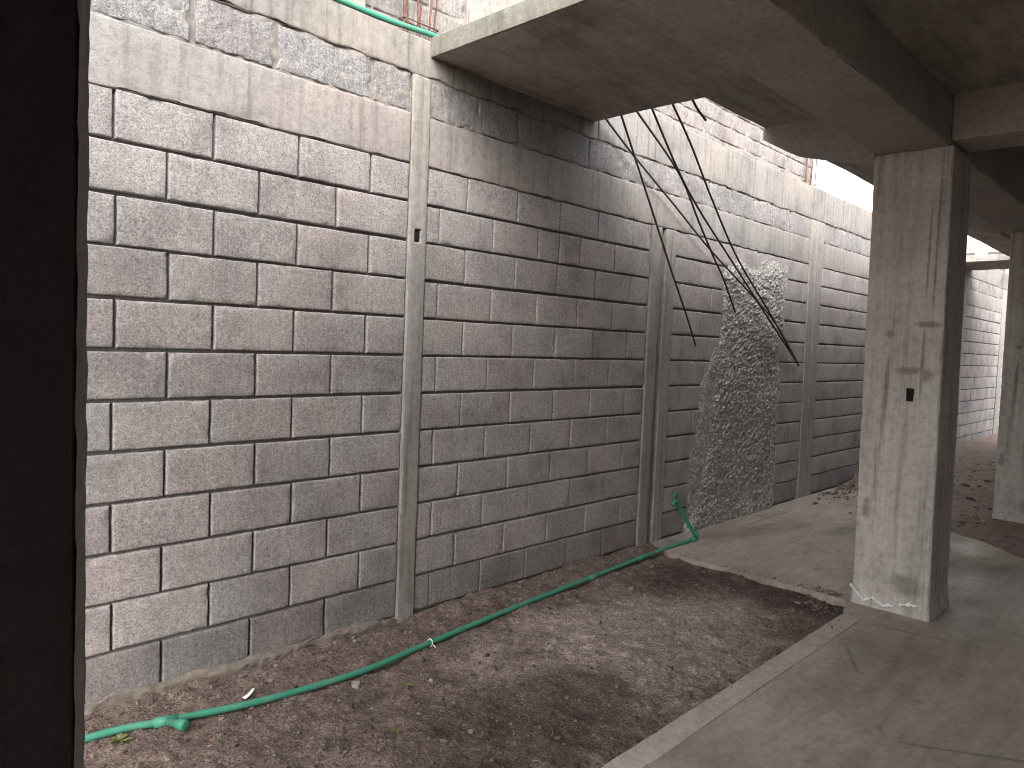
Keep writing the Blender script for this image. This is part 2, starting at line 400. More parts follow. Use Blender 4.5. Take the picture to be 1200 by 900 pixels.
def panel(x0, x1, off, pitch, st, seed, rows=12, small=(), slabs=True):
    """running-bond block panel between two posts, recessed mortar behind it"""
    mb = MB(); lowmb = MB()
    for k in range(rows):
        z1 = 2.322-(k-1)*COURSE-.0068; z0 = 2.322-k*COURSE+.0068
        if k == 0: z1 = 2.322+.200
        o = off+(pitch/2+.005 if k%2 else 0); js = []
        n0 = math.ceil((x0-o)/pitch); x = o+n0*pitch
        while x < x1-.07:
            if x > x0+.05: js.append(x+random.Random(seed*31+k*17+int(x*50)).uniform(-.008,.008))
            x += pitch
        if k in small: js = sorted(js+[(js[2]+js[3])/2])
        ed = [x0]+js+[x1]
        jw = [0]+[random.Random(seed*7+k*3+i).uniform(.005,.0068) if seed == 1 else random.Random(seed*7+k*3+i).uniform(.003,.005) for i in range(len(js))]+[0]
        rd = random.Random(seed*100+k); dz = rd.uniform(-.002,.002)
        for i in range(len(ed)-1):
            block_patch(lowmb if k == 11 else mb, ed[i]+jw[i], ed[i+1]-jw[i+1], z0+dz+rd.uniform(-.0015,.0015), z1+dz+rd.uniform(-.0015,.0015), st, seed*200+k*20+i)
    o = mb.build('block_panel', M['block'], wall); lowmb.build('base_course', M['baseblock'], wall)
    xs = np.arange(x0-.02, x1+.0201, .02 if st < .03 else .05); zs = np.arange(-.06, 2.54, .02 if st < .03 else .05)
    XX, ZZ = np.meshgrid(xs, zs); q = np.stack([XX.ravel(), np.zeros(XX.size), ZZ.ravel()], 1)
    y = WY+.020+.004*fbm(q*18,4,seed)
    build('mortar', np.stack([q[:,0], y, q[:,2]],1), grid_faces(len(xs),len(zs)), M['mortar'], o)
panel(-.7, 2.493, 1.036-.41*4, .4065, .018, 1)
panel(2.632, 4.838, 2.929-.415, .4165, .018, 2, small=(1,))
panel(5.20, 7.86, 5.384, .422, .022, 3)
panel(8.20, 10.98, 8.39, .409, .035, 4)
panel(11.30, 14.08, 11.5, .409, .05, 5)
panel(14.40, 17.2, 14.6, .409, .06, 6)
panel(17.5, 22, 17.6, .409, .08, 7)
def post(x0, x1, z1, y0=WY-.012, seed=0, lean=0, step=.03, groove=None, hole=None):
    def disp(P, n):
        h = np.zeros(len(P)); fr = n[:,1] < -.5
        if groove: h -= np.where(fr, .020*np.exp(-((P[:,0]-groove)/.007)**2), 0)
        if hole: h -= np.where(fr & (np.abs(P[:,0]-hole[0]) < .024) & (np.abs(P[:,2]-hole[1]) < .034), .035, 0)
        h += .0022*fbm(P*np.array([30,10,1.2]),3,seed+70)
        return h
    ex = []; ez = []
    if groove: ex += list(np.arange(groove-.02, groove+.021, .004))
    if hole: ex += [hole[0]+d for d in (-.026,-.024,-.012,0,.012,.024,.026)]; ez += [hole[1]+d for d in (-.036,-.034,-.015,0,.015,.034,.036)]
    v, f = rough_box(x0, x1, y0, WY+.12, -.08, z1, step=step, r=.008, amp=.002, freq=5, chip=.008, seed=seed, extra=(ex,(),ez), disp=disp,
                     shear=(lambda o: o+np.column_stack([lean*(1-np.clip(o[:,2]/2.5,0,1)), 0*o[:,0], 0*o[:,0]])) if lean else None)
    return build('post', v, f, M['post'], wall)
post(2.497, 2.618, 3.0, seed=21, hole=(2.556, 2.14))
build('hole_shade', *rough_box(2.535, 2.577, WY-.004, WY+.03, 2.108, 2.172, step=.01, r=.004, amp=.006, freq=25), M['dark'], wall)  # dark block painted as the shade inside the post's hole
post(4.845, 4.985, 2.52, seed=22)
post(5.052, 5.195, 2.52, seed=23, y0=WY-.010)
post(7.82, 8.16, 3.0, seed=24, lean=.07, groove=7.97, step=.05)
for k,x in enumerate((10.98, 14.08, 17.2)): post(x+.005, x+.315, 3.0, seed=26+k, step=.1)
build('expansion_gap', *rough_box(4.975, 5.065, WY+.035, WY+.1, -.05, 2.52, step=.1, amp=.002), M['mortar'], wall)
def beam_disp(seed, zlo):
    def f(P, n):
        q = P*np.array([3,1,3])
        h = .004*fbm(q,3,seed)
        low = np.clip(1-(P[:,2]-zlo)/.05, 0, 1)
        return h + low*(n[:,1] < -.5)*.012*fbm(P*np.array([12,1,20]),4,seed+3)
    return f
def ragged(seed, zlo, zhi, a):
    def f(o):
        w = np.clip(1-np.abs(o[:,2]-zlo)/.05, 0, 1)*a
        return o+np.column_stack([0*w, 0*w, w*fbm(np.column_stack([o[:,0]*16, o[:,0]*0, o[:,0]*0+seed]),4,seed)])
    return f
for x0,x1,stp,sd in ((-.7,2.494,.025,41),(2.621,7.84,.03,42),(8.09,22,.08,43)):
    v, f = rough_box(x0, x1, WY-.005, WY+.12, 2.524, 2.79, step=stp, r=.010, amp=.002, freq=3, chip=.010, seed=sd, disp=beam_disp(sd, 2.522), shear=ragged(sd, 2.522, 2.79, .010))
    build('tie_beam', v, f, M['tie'], wall)
# splattered upper course
mb = MB()
def upper(xs, z0, z1, sd, st):
    for i,(a,b) in enumerate(zip(xs[:-1], xs[1:])):
        block_patch(mb, a+.012, b-.012, z0+.006, z1-.004, st, sd+i, face=WY+.000, r=.008, rag=.006, rough=.006, chipk=1.5)
upper([-.7,-.25,.1,.51,.92,1.32,1.70,2.24,2.494], 2.792, 3.003, 900, .016)
upper([2.621,2.98,3.32,3.68,4.03,4.45,4.86,5.27,5.68,6.09,6.5,6.9,7.3,7.84], 2.792, 3.003, 930, .018)
upper([8.09]+list(np.arange(8.5,22,.41)), 2.792, 3.003, 960, .05)
uo = mb.build('upper_course', M['upblock'], wall)
mm = MB()
for x0,x1,stp in ((-.7,2.494,.012),(2.621,7.84,.014),(8.09,22,.06)):
    xs = np.arange(x0,x1,stp); zs = np.linspace(2.78,3.01,20)
    XX,ZZ = np.meshgrid(xs,zs); q = np.stack([XX.ravel(),0*XX.ravel(),ZZ.ravel()],1)
    mm.add(np.stack([q[:,0], WY+.006-.014*np.clip(fbm(q*16,4,77),-1,1), q[:,2]],1), grid_faces(len(xs),len(zs)))
mm.build('mortar', M['cap'], uo)
for x0,x1,z1,stp,sd in ((-.7,4.12,3.205,.03,51),(4.12,22,3.345,.06,52)):
    v, f = rough_box(x0, x1, WY-.006, WY+.15, 3.003, z1, step=stp, r=.014, amp=.004, freq=3, chip=.014, seed=sd, disp=beam_disp(sd, 3.003), shear=ragged(sd, 3.003, z1, .016))
    build('capping', v, f, M['cap'], wall)
# rough thrown mortar patch
def poly_sd(x, z, poly):
    P = np.array(poly); n = len(P); d = np.full(x.shape, 1e9); ins = np.zeros(x.shape, bool)
    for i in range(n):
        a = P[i]; b = P[(i+1)%n]; e = b-a; w0 = x-a[0]; w1 = z-a[1]
        tt = np.clip((w0*e[0]+w1*e[1])/(e@e), 0, 1); d = np.minimum(d, np.hypot(w0-e[0]*tt, w1-e[1]*tt))
        c = ((a[1] > z) != (b[1] > z)); xi = a[0]+(z-a[1])/np.where(b[1]-a[1]==0,1e-9,b[1]-a[1])*e[0]
        ins ^= c & (x < xi)
    return np.where(ins, d, -d)
core = [(5.98,2.26),(6.28,2.40),(6.55,2.34),(6.85,2.40),(7.28,2.47),(7.28,1.9),(7.20,1.3),(7.26,.6),(7.30,-.1),(5.52,-.1),(5.72,.3),(5.84,.8),(5.93,1.3),(6.0,1.75)]
fringe = [(6.02,2.24),(6.9,2.45),(7.34,2.46),(7.3,1.0),(7.34,-.1),(5.45,-.1),(5.60,.3),(5.58,.62),(5.66,1.0),(5.72,1.42),(5.98,1.66),(5.95,2.0)]
xs = np.arange(5.40, 7.45, .0065); zs = np.arange(-.1, 2.52, .0065)
XX, ZZ = np.meshgrid(xs, zs); x = XX.ravel(); z = ZZ.ravel(); q = np.stack([x,0*x,z],1)
jit = .07*fbm(q*5,4,61)+.03*fbm(q*22,3,62)
dc = poly_sd(x, z, core)+jit; df = poly_sd(x, z, fringe)+jit*1.3
ang = .6; u = (x*math.cos(ang)+z*math.sin(ang)); w = (-x*math.sin(ang)+z*math.cos(ang))*1.5
u2 = u+.012*vn(q*40,71); w2 = w+.012*vn(q*40,72)
d1, v1 = cell(u2, w2, .030, 81); d2, v2 = cell(u2+.4, w2+.9, .016, 91)
chunk = .015*v1*v1*np.clip(1.05-d1*d1*1.1,0,1)+.009*v2*np.clip(1-d2*d2,0,1)
h = np.clip(dc/.09,0,1)**.8*(.013+chunk+.012*fbm(q*3,3,63))
fr = np.clip(df/.10,0,1)*(.011+.007*fbm(q*7,4,64)+.011*np.clip(v2-.6,0,1)*np.clip(1-d2,0,1)*2*(fbm(q*4,3,65) > .05))
foot = np.clip(1-(z+.1)/.35,0,1)*np.clip(dc/.05,0,1)*.03
h = np.maximum(h, fr)+foot
keep = h > .0015; K = keep.reshape(XX.shape)
mask = K[:-1,:-1]&K[1:,:-1]&K[:-1,1:]&K[1:,1:]
build('rough_render', np.stack([x+.4*chunk*vn(q*15,73), WY+.004-h, z],1), grid_faces(len(xs),len(zs),mask=mask), M['render'], wall)
# mortar footing and spill along the wall foot
xs = np.arange(-.5, 4.9, .014); zs = np.linspace(0,1,9)
XX, TT = np.meshgrid(xs, zs); x = XX.ravel(); tt = TT.ravel(); q = np.stack([x, tt*.3, 0*x],1)
hh = np.clip(.034+.045*fbm(q*np.array([3,1,1]),4,101)-np.clip((x-1.9)*.03,0,.05), .004, .2); ww = np.clip(.035+.045*fbm(q*np.array([4,1,1])+7,4,103), .006, .2)
y = WY+.01-ww*np.sin(tt*math.pi/2)**.7-.010*np.abs(fbm(q*22,4,104))-.006*vn(q*70,106); zz = -.012+hh*np.cos(tt*math.pi/2)+(.009*fbm(q*20,4,105)+.005*vn(q*70,107))*(tt<.95)-.06*(tt > .97)
build('mortar_footing', np.stack([x,y,zz],1), grid_faces(len(xs),9,flip=True), M['footing'], wall)

# ------------------------------------------------------------------ pillars
def pillar(x0, y0, y1, zt, label, seed, lean, fine):
    root = empty('concrete_pillar', (x0+.2,(y0+y1)/2,0), label, 'pillar', 'concrete pillars carrying the roof')
    def disp(P, n):
        fr = n[:,0] < -.5; y = (P[:,1]-y0); z = P[:,2]; h = np.zeros(len(P))
        for yy,a in ((.055,.006),(.062,-.008),(.30,.004),(.335,-.006),(.375,.005)):
            h += np.where(fr, a*np.exp(-((y-yy-.004*np.sin(z*3))/.006)**2)*(.5+.5*vn(np.column_stack([y*0,y*0,z*1.5]),seed+int(yy*1000))), 0)
        for zz in (.66, 2.47): h += np.where(fr, -.006*np.exp(-((z-zz-.01*np.sin(y*9))/.008)**2)*(.6+.4*vn(P*9,seed)), 0)
        h += .0018*fbm(P*np.array([30,30,1.0]),3,seed+5)
        base = np.clip(1-z/.13,0,1)
        return h+base*(.012+.014*fbm(P*14,4,seed+8))
    sh = lambda o: o+np.column_stack([0*o[:,0], lean*np.clip(o[:,2]/2.8,0,1), 0*o[:,0]])
    ex = ((), list(np.arange(y0+.04,y0+.08,.005))+list(np.arange(y0+.285,y0+.39,.006)), [.64,.65,.66,.67,.68,2.45,2.46,2.47,2.48,2.49]) if fine else ((),(),())
    v, f = rough_box(x0, x0+.43, y0, y1, -.10, zt, step=.022 if fine else .06, r=.014, amp=.004, freq=4, chip=.014, seed=seed, extra=ex, disp=disp, shear=sh)
    build('shaft', v, f, M['pillar'], root)
    return root
# pillar material: drips and a few definite stains
t = NT('pillar')
base = (.42,.39,.352)
big = t.noise(1.7,6,.62,dist=.5)
c = t.mix(.75, base, t.ramp(big,[(.25,(.28,.26,.236)),(.5,(.43,.40,.365)),(.75,(.53,.495,.458))]))
d = t.noise(4.5,5,.6,vec=t.map(scale=(5,5,.22)))
c = t.mix(.8, c, t.ramp(d,[(.3,.5),(.46,.95),(.6,1.05),(.76,1.22)]), 'MULTIPLY')
fine = t.noise(150,4,.75); mid = t.noise(24,6,.7)
c = t.mix(.5, c, t.ramp(fine,[(.35,.65),(.5,1.),(.65,1.25)]), 'MULTIPLY'); c = t.mix(.6, c, t.ramp(mid,[(.34,.66),(.5,1.),(.68,1.2)]), 'MULTIPLY')
sep = t.N('ShaderNodeSeparateXYZ'); t.L(t.co, sep.inputs[0]); PY, PZ = sep.outputs[1], sep.outputs[2]
wv = t.math('MULTIPLY', t.math('SUBTRACT', t.noise(16,6,.7), .5), 1.9)
def stain(cy, cz, ry, rz):
    a = t.math('DIVIDE', t.math('SUBTRACT', PY, cy), ry); b = t.math('DIVIDE', t.math('SUBTRACT', PZ, cz), rz)
    e = t.math('ADD', t.math('ADD', t.math('MULTIPLY',a,a), t.math('MULTIPLY',b,b)), wv)
    return t.ramp(e, [(.2,1),(1.1,0)])
s = stain(-.11,1.78,.08,.025)
for q in ((-.09,1.55,.012,.26),(-.115,1.475,.05,.05),(-.125,2.25,.009,.42),(-.085,2.2,.010,.34),(.17,.62,.03,.09),(.10,1.72,.03,.03),(-.09,.18,.12,.08),(-.02,1.5,.09,.03),(.10,1.4,.015,.25)): s = t.math('MAXIMUM', s, stain(*q))
c = t.mix(t.math('MULTIPLY', s, .58), c, (.11,.095,.082))
h = t.math('ADD', t.math('MULTIPLY', fine, .25), mid)
M['pillar'] = t.done(c, .88, t.bump(h,.004,.8))
p1 = pillar(4.90, 1.18, 1.622, 2.835, 'tall grey concrete pillar with drip stains and an empty outlet hole, standing on the floor slab', 31, .045, True)
ob = build('outlet_box', *rough_box(4.908, 4.95, 1.333, 1.398, 1.295, 1.415, step=.012, r=.006, amp=.004, freq=14, chip=.012), M['pillar'], p1)
v, f = rough_box(4.893, 4.92, 1.345, 1.387, 1.312, 1.395, step=.01, r=.004, amp=.006, freq=20); build('socket_shade', v, f, M['dark'], ob)  # solid dark block in place of the shaded outlet opening
lp = np.array([(1.630,.118),(1.600,.095),(1.575,.072),(1.548,.040),(1.52,.045),(1.498,.060),(1.46,.05),(1.431,.038),(1.395,.042),(1.37,.046)])
def crust(pts, sd, w):
    P = spline([(4.872,a,b) for a,b in pts], 8); n = len(P); V = []
    for i,p in enumerate(P):
        q = np.array([[p[1]*90,0,sd]]); hw = w*(.15+2.2*abs(float(vn(q,sd)[0]))); p = p+np.array([0,0,.008*float(vn(q*.7+3,sd)[0])])*(math.sin(math.pi*min(max(i/(n-1),.02),.98))**.4)
        V += [(p[0]+.012,p[1],p[2]+hw),(p[0]-.006,p[1],p[2]+hw*.7),(p[0]-.006,p[1],p[2]-hw*.7),(p[0]+.012,p[1],p[2]-hw)]
    F = [(4*i+k,4*i+k+1,4*i+k+5,4*i+k+4) for i in range(n-1) for k in range(3)]
    return np.array(V), F
mb = MB(); mb.add(*crust(lp, 3, .0055)); mb.add(*crust([(1.335,.062),(1.31,.070),(1.27,.080),(1.235,.082)], 5, .007)); mb.build('lime_crust', M['lime'], p1)
p2 = pillar(8.50, 1.13, 1.55, 2.835, 'plain brownish concrete pillar at the right edge, beyond the reddish earth', 37, .03, False)

# ------------------------------------------------------------------ roof structure
roof = empty('concrete_roof', (4.9,1.4,2.83), 'grey cast concrete roof slab with beam and bridge to the block wall, carried by the pillars', 'roof')
def grid_slab(xs, ys, inside, z0, z1, amp, seed):
    nx, ny = len(xs), len(ys); XX, YY = np.meshgrid(xs, ys); x = XX.ravel(); y = YY.ravel(); n = len(x)
    q = np.stack([x,y,0*x],1)
    cx = (xs[:-1]+xs[1:])/2; cy = (ys[:-1]+ys[1:])/2; m = np.array([[inside(a,b) for a in cx] for b in cy])
    V = [np.stack([x+.006*fbm(q*6,4,seed), y+.006*fbm(q*6+5,4,seed+1), z0+amp*fbm(q*2.5,4,seed+2)],1)]
    V.append(V[0]+np.array([0,0,z1-z0])+np.column_stack([0*x,0*x,.01*fbm(q*4,3,seed+3)]))
    F = []
    for j in range(ny-1):
        for i in range(nx-1):
            if not m[j,i]: continue
            a = j*nx+i; b,c,d = a+1,a+nx+1,a+nx
            F.append((d,c,b,a)); F.append((a+n,b+n,c+n,d+n))
            for (p,r,jj,ii) in ((a,b,j-1,i),(b,c,j,i+1),(c,d,j+1,i),(d,a,j,i-1)):
                if not (0 <= jj < ny-1 and 0 <= ii < nx-1) or not m[jj,ii]: F.append((p,r,r+n,p+n))
    return np.concatenate(V), F
SE = 2.40
def ins(x, y):
    if y > SE: return 2.63 < x < 4.075 or 13.3 < x < 14.6
    if y > 2.05 and x < 2.63: return False
    return True
xs = np.unique(np.round(np.concatenate([np.arange(-1.6,14.6,.09), np.arange(14.6,16.2,.2), [2.63,4.075,13.3,14.6]]),4)); ys = np.unique(np.round(np.concatenate([np.arange(-3,SE,.09),[2.05,SE],np.arange(SE,3.28,.06),[3.285]]),4))
clean = lambda a: np.array([a[0]]+[b for p,b in zip(a[:-1],a[1:]) if b-p > .012])
XSL = xs; v, f = grid_slab(xs, ys, ins, 3.12, 3.222, .007, 111)
build('slab', v, f, M['slab'], roof, smooth=False)
build('slab_edge', *rough_box(2.612, 2.6235, 2.07, 3.262, 3.116, 3.223, step=.03, r=.004, amp=.003, freq=8, chip=.006, seed=119), M['edge'], roof)
v, f = rough_box(-1.6, 14.55, 1.25, 1.655, 2.832, 3.135, step=.06, r=.012, amp=.005, freq=4, chip=.016, seed=121); build('beam', v, f, M['beam'], roof)
for x0 in (4.905, 8.505):
    v, f = rough_box(x0, x0+.36, -2.98, 1.248, 2.86, 3.135, step=.08, r=.012, amp=.004, freq=4, seed=int(x0*10)); build('cross_beam', v, f, M['beam'], roof)
    def taper(o):
        y = o[:,1]; zb = np.interp(y, [1.66,2.30,2.41],[2.81,2.985,3.045]); k = (3.135-o[:,2])/(3.135-2.81)
        o = o.copy(); o[:,2] = 3.135-k*(3.135-zb); return o
    v, f = rough_box(x0-.02, x0+.36, 1.657, 2.41, 2.81, 3.135, step=.035, r=.012, amp=.004, freq=5, chip=.012, seed=int(x0*10)+3, shear=taper); build('bracket', v, f, M['beam'], roof)

# wall end at the left edge of the view; shade and lit edge are painted
dw = empty('wall_end', (.1,1.3,0), 'unlit concrete wall end painted near-black for shade, its chipped vertical edge painted paler as lit, close to the camera', 'wall')
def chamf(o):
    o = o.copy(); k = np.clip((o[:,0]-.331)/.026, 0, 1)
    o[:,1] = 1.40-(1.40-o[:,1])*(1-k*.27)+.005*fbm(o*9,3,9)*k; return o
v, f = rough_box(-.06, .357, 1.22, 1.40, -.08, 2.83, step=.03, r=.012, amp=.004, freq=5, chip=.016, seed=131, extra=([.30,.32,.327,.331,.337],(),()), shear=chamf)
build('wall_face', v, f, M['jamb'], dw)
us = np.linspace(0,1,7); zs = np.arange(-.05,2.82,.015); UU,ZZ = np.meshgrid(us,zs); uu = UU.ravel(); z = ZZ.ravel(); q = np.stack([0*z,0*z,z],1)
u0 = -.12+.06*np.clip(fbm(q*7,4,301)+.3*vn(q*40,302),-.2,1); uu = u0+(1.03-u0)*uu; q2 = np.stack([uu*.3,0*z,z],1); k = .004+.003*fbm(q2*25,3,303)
build('painted_lit_edge', np.stack([.331+.026*uu+k*.88, 1.22+.0486*uu-k*.47, z],1), grid_faces(7,len(zs)), M['post'], dw)  # paler strip: light on the edge is put into its colour
# unseen room walls around the camera, added and sized to shape the light
for nm, b in (('unseen_room_wall',(-1.62,-1.5,-3,-1.3,-.1,3.1)),('unseen_room_wall',(-1.49,16,-3.15,-3.02,-.1,3.1)),):
    tag(build(nm, *rough_box(*b, step=.4, r=.01, amp=.002), M['plaster']), kind='structure')

# ------------------------------------------------------------------ wires
wires = [
 ([[4.068,3.18,3.16],[4.454,3.188,2.972],[5.056,3.196,2.703],[5.708,3.195,2.398],[6.834,3.165,1.903],[7.676,3.225,1.452]], 'dark steel wire from the slab corner at the wall, sagging longest to the double post'),
 ([[4.071,3.04,3.17],[4.341,3.076,2.891],[4.732,3.112,2.447],[5.008,3.148,2.157],[5.301,3.184,1.86],[5.566,3.235,1.608]], 'dark steel wire dropping steepest and ending left of the rough mortar patch'),
 ([[4.071,2.93,3.17],[4.73,2.968,2.863],[5.12,3.006,2.563],[5.455,3.044,2.319],[5.683,3.082,2.189],[6.03,3.13,1.915]], 'dark steel wire with its free end against the upper part of the rough mortar patch'),
 ([[4.066,2.80,3.17],[4.593,2.883,2.838],[5.055,2.966,2.635],[5.719,3.049,2.355],[6.492,3.115,1.989],[7.664,3.225,1.452]], 'dark steel wire from the middle of the slab edge down to the double post'),
 ([[4.071,2.65,3.17],[4.546,2.762,2.988],[5.076,2.874,2.706],[5.748,2.986,2.341],[6.697,3.098,1.905],[7.652,3.225,1.453]], 'rightmost long dark steel wire, running from the slab edge to the double post'),
 ([[4.05,2.485,3.14],[4.154,2.495,3.089],[4.274,2.5,3.045]], 'short stub of dark steel wire at the inner corner of the slab opening')]
for pts, lab in wires:
    P = spline(pts, 10); tag(build('steel_wire', *tube(P, .0078, 8), M['steel'], loc=P[0]), lab, 'wire', 'steel wires hanging from the slab edge')

# ------------------------------------------------------------------ pipes
pts = [(.2,3.12),(.9,3.08),(1.15,3.02),(1.51,2.94),(2.01,2.90),(2.47,2.94),(3.17,2.99),(4.08,3.04),(4.92,3.08),(5.39,3.07)]
P = spline([(x,y-.027,0) for x,y in pts], 10)
zz = np.array([max(gz_at(a,b) for a,b in ((p[0],p[1]),(p[0],p[1]-.01),(p[0],p[1]+.01))) for p in P]); zz = np.where(P[:,0] > 4.9, 0.0, zz)
k = np.ones(25)/25; zs_ = np.convolve(np.pad(zz,12,mode='edge'), k, 'valid'); P[:,2] = np.maximum(zs_, zz-.012)+.017
P[:,2] = np.convolve(np.pad(P[:,2],4,mode='edge'), np.ones(9)/9, 'valid')
pipe = empty('water_pipe', (3.0,2.98,0), 'long green plastic pipe lying on the bare soil at the wall foot', 'pipe')
build('pipe', *tube(P, .0148, 14), M['pvc'], pipe)
def ontube(x): i = int(np.argmin(np.abs(P[:,0]-x))); return P[i], (P[min(i+1,len(P)-1)]-P[i-1])/np.linalg.norm(P[min(i+1,len(P)-1)]-P[i-1])
a, ta = ontube(1.15)
tee = build('tee', *tube([a-ta*.045, a-ta*.044, a+ta*.044, a+ta*.045], [.015,.0198,.0198,.015], 14), M['pvc'], pipe)
side = np.array([.35,-1,.10]); side /= np.linalg.norm(side)
build('spout', *tube([a, a+side*.07, a+side*.0701, a+side*.11, a+side*.113], [.017,.017,.022,.022,.016], 14), M['pvc'], tee)
for x in (4.0, 4.62):
    a, ta = ontube(x); build('coupling', *tube([a-ta*.05,a-ta*.049,a+ta*.049,a+ta*.05], [.0148,.0195,.0195,.0148], 14), M['pvc'], pipe)
e = P[-1]
build('elbow', *tube([e-np.array([.05,0,0]), e-np.array([.049,0,0]), e+np.array([.012,0,0]), e+np.array([.016,0,.01]), e+np.array([.012,0,.06]), e+np.array([.012,0,.061])], [.0148,.022,.022,.021,.021,.016], 12), M['pvc'], pipe)
tp = np.array([5.16,3.09,.345])
rs = build('riser', *tube(spline([e+np.array([.01,0,.02]), e*.5+tp*.5+np.array([.012,.0,0]), tp], 8), .015, 12), M['pvc'], pipe)
mb = MB(); mb.add(*tube([tp-np.array([0,0,.03]), tp-np.array([0,0,.029]), tp+np.array([-.01,0,.03]), tp+np.array([-.011,0,.031])], [.016,.022,.022,.016], 12))
mb.add(*tube([tp+np.array([.01,0,.0]), tp+np.array([-.055,-.01,.012]), tp+np.array([-.085,-.012,-.012])], [.017,.016,.014], 12)); mb.add(*tube([tp+np.array([-.03,0,.02]), tp+np.array([-.03,-.005,.055])], .007, 8)); mb.add(*tube([tp+np.array([-.065,0,.057]), tp+np.array([.005,-.005,.057])], [.009,.009], 8))
mb.build('tap', M['pvc'], pipe)
a, ta = ontube(2.46)
mb = MB(); mb.add(*tube([a+.0195*np.array([0,math.cos(q),math.sin(q)])+ta*.004*math.sin(q) for q in np.linspace(0,2*math.pi,16)], .0025, 6)); mb.add(*tube(spline([a+np.array([0,-.018,0]), a+np.array([.006,-.035,-.012]), a+np.array([.0,-.062,-.02]), a+np.array([.012,-.08,-.016])],5), .002, 5))
mb.build('string', M['lime'], pipe)
tpipe = empty('water_pipe', (2.3,3.25,3.2), 'green plastic pipe lying along the top of the block wall, up by the slab', 'pipe')
Q = spline([(-.6,3.262,3.226),(.8,3.258,3.224),(1.5,3.255,3.222),(1.97,3.250,3.222),(2.3,3.252,3.222),(2.62,3.262,3.246),(2.8,3.27,3.247),(3.4,3.275,3.247)], 8)
build('pipe', *tube(Q, .0148, 14), M['pvc'], tpipe)

# ------------------------------------------------------------------ neighbour's wall and starter bars
nb = empty('neighbour_wall', (4.5,3.5,3.2), 'rough pinkish brick wall of the next house rising behind the block wall', 'wall')
mb = MB(); NY = 3.43
z = 3.20; k = 0
while z < 3.98:
    x = .2+(.14 if k%2 else 0); 
    while x < 8.18:
        x1 = min(x+.285+random.uniform(-.012,.012), 8.2+random.uniform(-.03,.0))
        if x1-x > .04: block_patch(mb, x+.006, x1-.006, z+.006, z+.132, .022, 3000+k*60+int(x*3), face=NY, r=.010, rag=.006, rough=.006, chipk=2)
        x = x1
    z += .14; k += 1
mb.build('brickwork', M['nbr'], nb)
xs = np.arange(.18,8.2,.02); zs = np.arange(3.12,4.0,.02); XX,ZZ = np.meshgrid(xs,zs); q = np.stack([XX.ravel(),0*XX.ravel(),ZZ.ravel()],1)
build('bedding_mortar', np.stack([q[:,0], NY+.010-.016*np.clip(fbm(q*np.array([5,1,14]),4,201),-.4,1), q[:,2]],1), grid_faces(len(xs),len(zs)), M['nbrmortar'], nb)
build('backing', *rough_box(.2,8.17,NY+.04,NY+.18,3.0,4.02,step=.3,r=.02,amp=.01), M['nbrmortar'], nb)
# patches of cast concrete and plaster on it
for (x0,x1,z0,z1,sd) in ((3.02,3.72,3.22,3.99,5),(.3,2.3,3.22,3.42,6)):
    v,f = rough_box(x0,x1,NY-.022,NY+.06,z0,z1,step=.04,r=.015,amp=.008,freq=5,chip=.02,seed=200+sd); build('plaster_patch', v, f, M['nbrmortar'], nb)
def starter(base, n, h, wx, label, lean=0., st=2):
    r = empty('rebar', base, label, 'rebar', 'rusty starter bars on the wall top')
    b = np.array(base); rd = random.Random(int(base[0]*100))
    for i in range(n):
        x = -wx/2+wx*i/(n-1); p0 = b+np.array([x,.02*(i%2),-.05]); hh = h*rd.uniform(.8,1.1)
        pts = [p0, p0+np.array([lean*.3+rd.uniform(-.01,.01),0,hh*.4]), p0+np.array([lean+rd.uniform(-.03,.03),rd.uniform(-.02,.02),hh])]
        build('bar', *tube(spline(pts,6), .0055 if i else .008, 7), M['rust'], r)
    for k in range(st):
        z = .1+h*.6*k/max(1,st-1)+rd.uniform(0,.03); c = [(-wx/2-.012,-.014),(wx/2+.012,-.014),(wx/2+.012,.034),(-wx/2-.012,.034),(-wx/2-.012,-.014)]
        build('stirrup', *tube([b+np.array([p[0],p[1],z]) for p in c], .004, 6), M['rust'], r)
starter((2.62,3.36,3.215), 6, .55, .22, 'rusty rebar cage standing on the wall top, next to the green pipe', 0, 2)
starter((8.08,3.40,3.34), 5, .75, .26, 'rusty starter bars at the end of the pinkish brick wall, against the sky', .03, 1)
# far pale building, seen in a slit under the roof
fb = empty('far_building', (30.5,6.6,0), 'pale distant building glimpsed between the roof slab and the far slab', 'building')
build('facade', *rough_box(30,36,4.2,9.5,-.1,5.75,step=.8,r=.03,amp=.01), M['far'], fb)
for k in range(5):
    y = 4.7+k*.95
    w = build('window', *rough_box(29.94,30.02,y,y+.55,4.35,5.35,step=.3,r=.02,amp=.003), M['plaster'], fb)

# ------------------------------------------------------------------ loose things on the soil
def stone(mb, x, y, z, s, rd):
    bmx = [(-1,-1,-1),(1,-1,-1),(1,1,-1),(-1,1,-1),(-1,-1,1),(1,-1,1),(1,1,1),(-1,1,1),(0,0,1.25),(0,0,-1.2),(1.25,0,0),(-1.25,0,0),(0,1.25,0),(0,-1.25,0)]
    V = np.array(bmx, float)*np.array([rd.uniform(.55,1.1),rd.uniform(.5,.9),rd.uniform(.35,.7)])*(1+np.array([[rd.uniform(-.28,.28)] for _ in bmx]))
    a = rd.uniform(0,6.28); R = np.array([[math.cos(a),-math.sin(a),0],[math.sin(a),math.cos(a),0],[0,0,1]]); V = V@R.T*s*.6+np.array([x,y,z])
    F = []
    for c,q in ((8,(4,5,6,7)),(9,(3,2,1,0)),(10,(1,2,6,5)),(11,(0,4,7,3)),(12,(3,7,6,2)),(13,(0,1,5,4))):
        for i in range(4): F.append((q[i],q[(i+1)%4],c))
    mb.add(V, F)
mb = MB(); rd = random.Random(5)
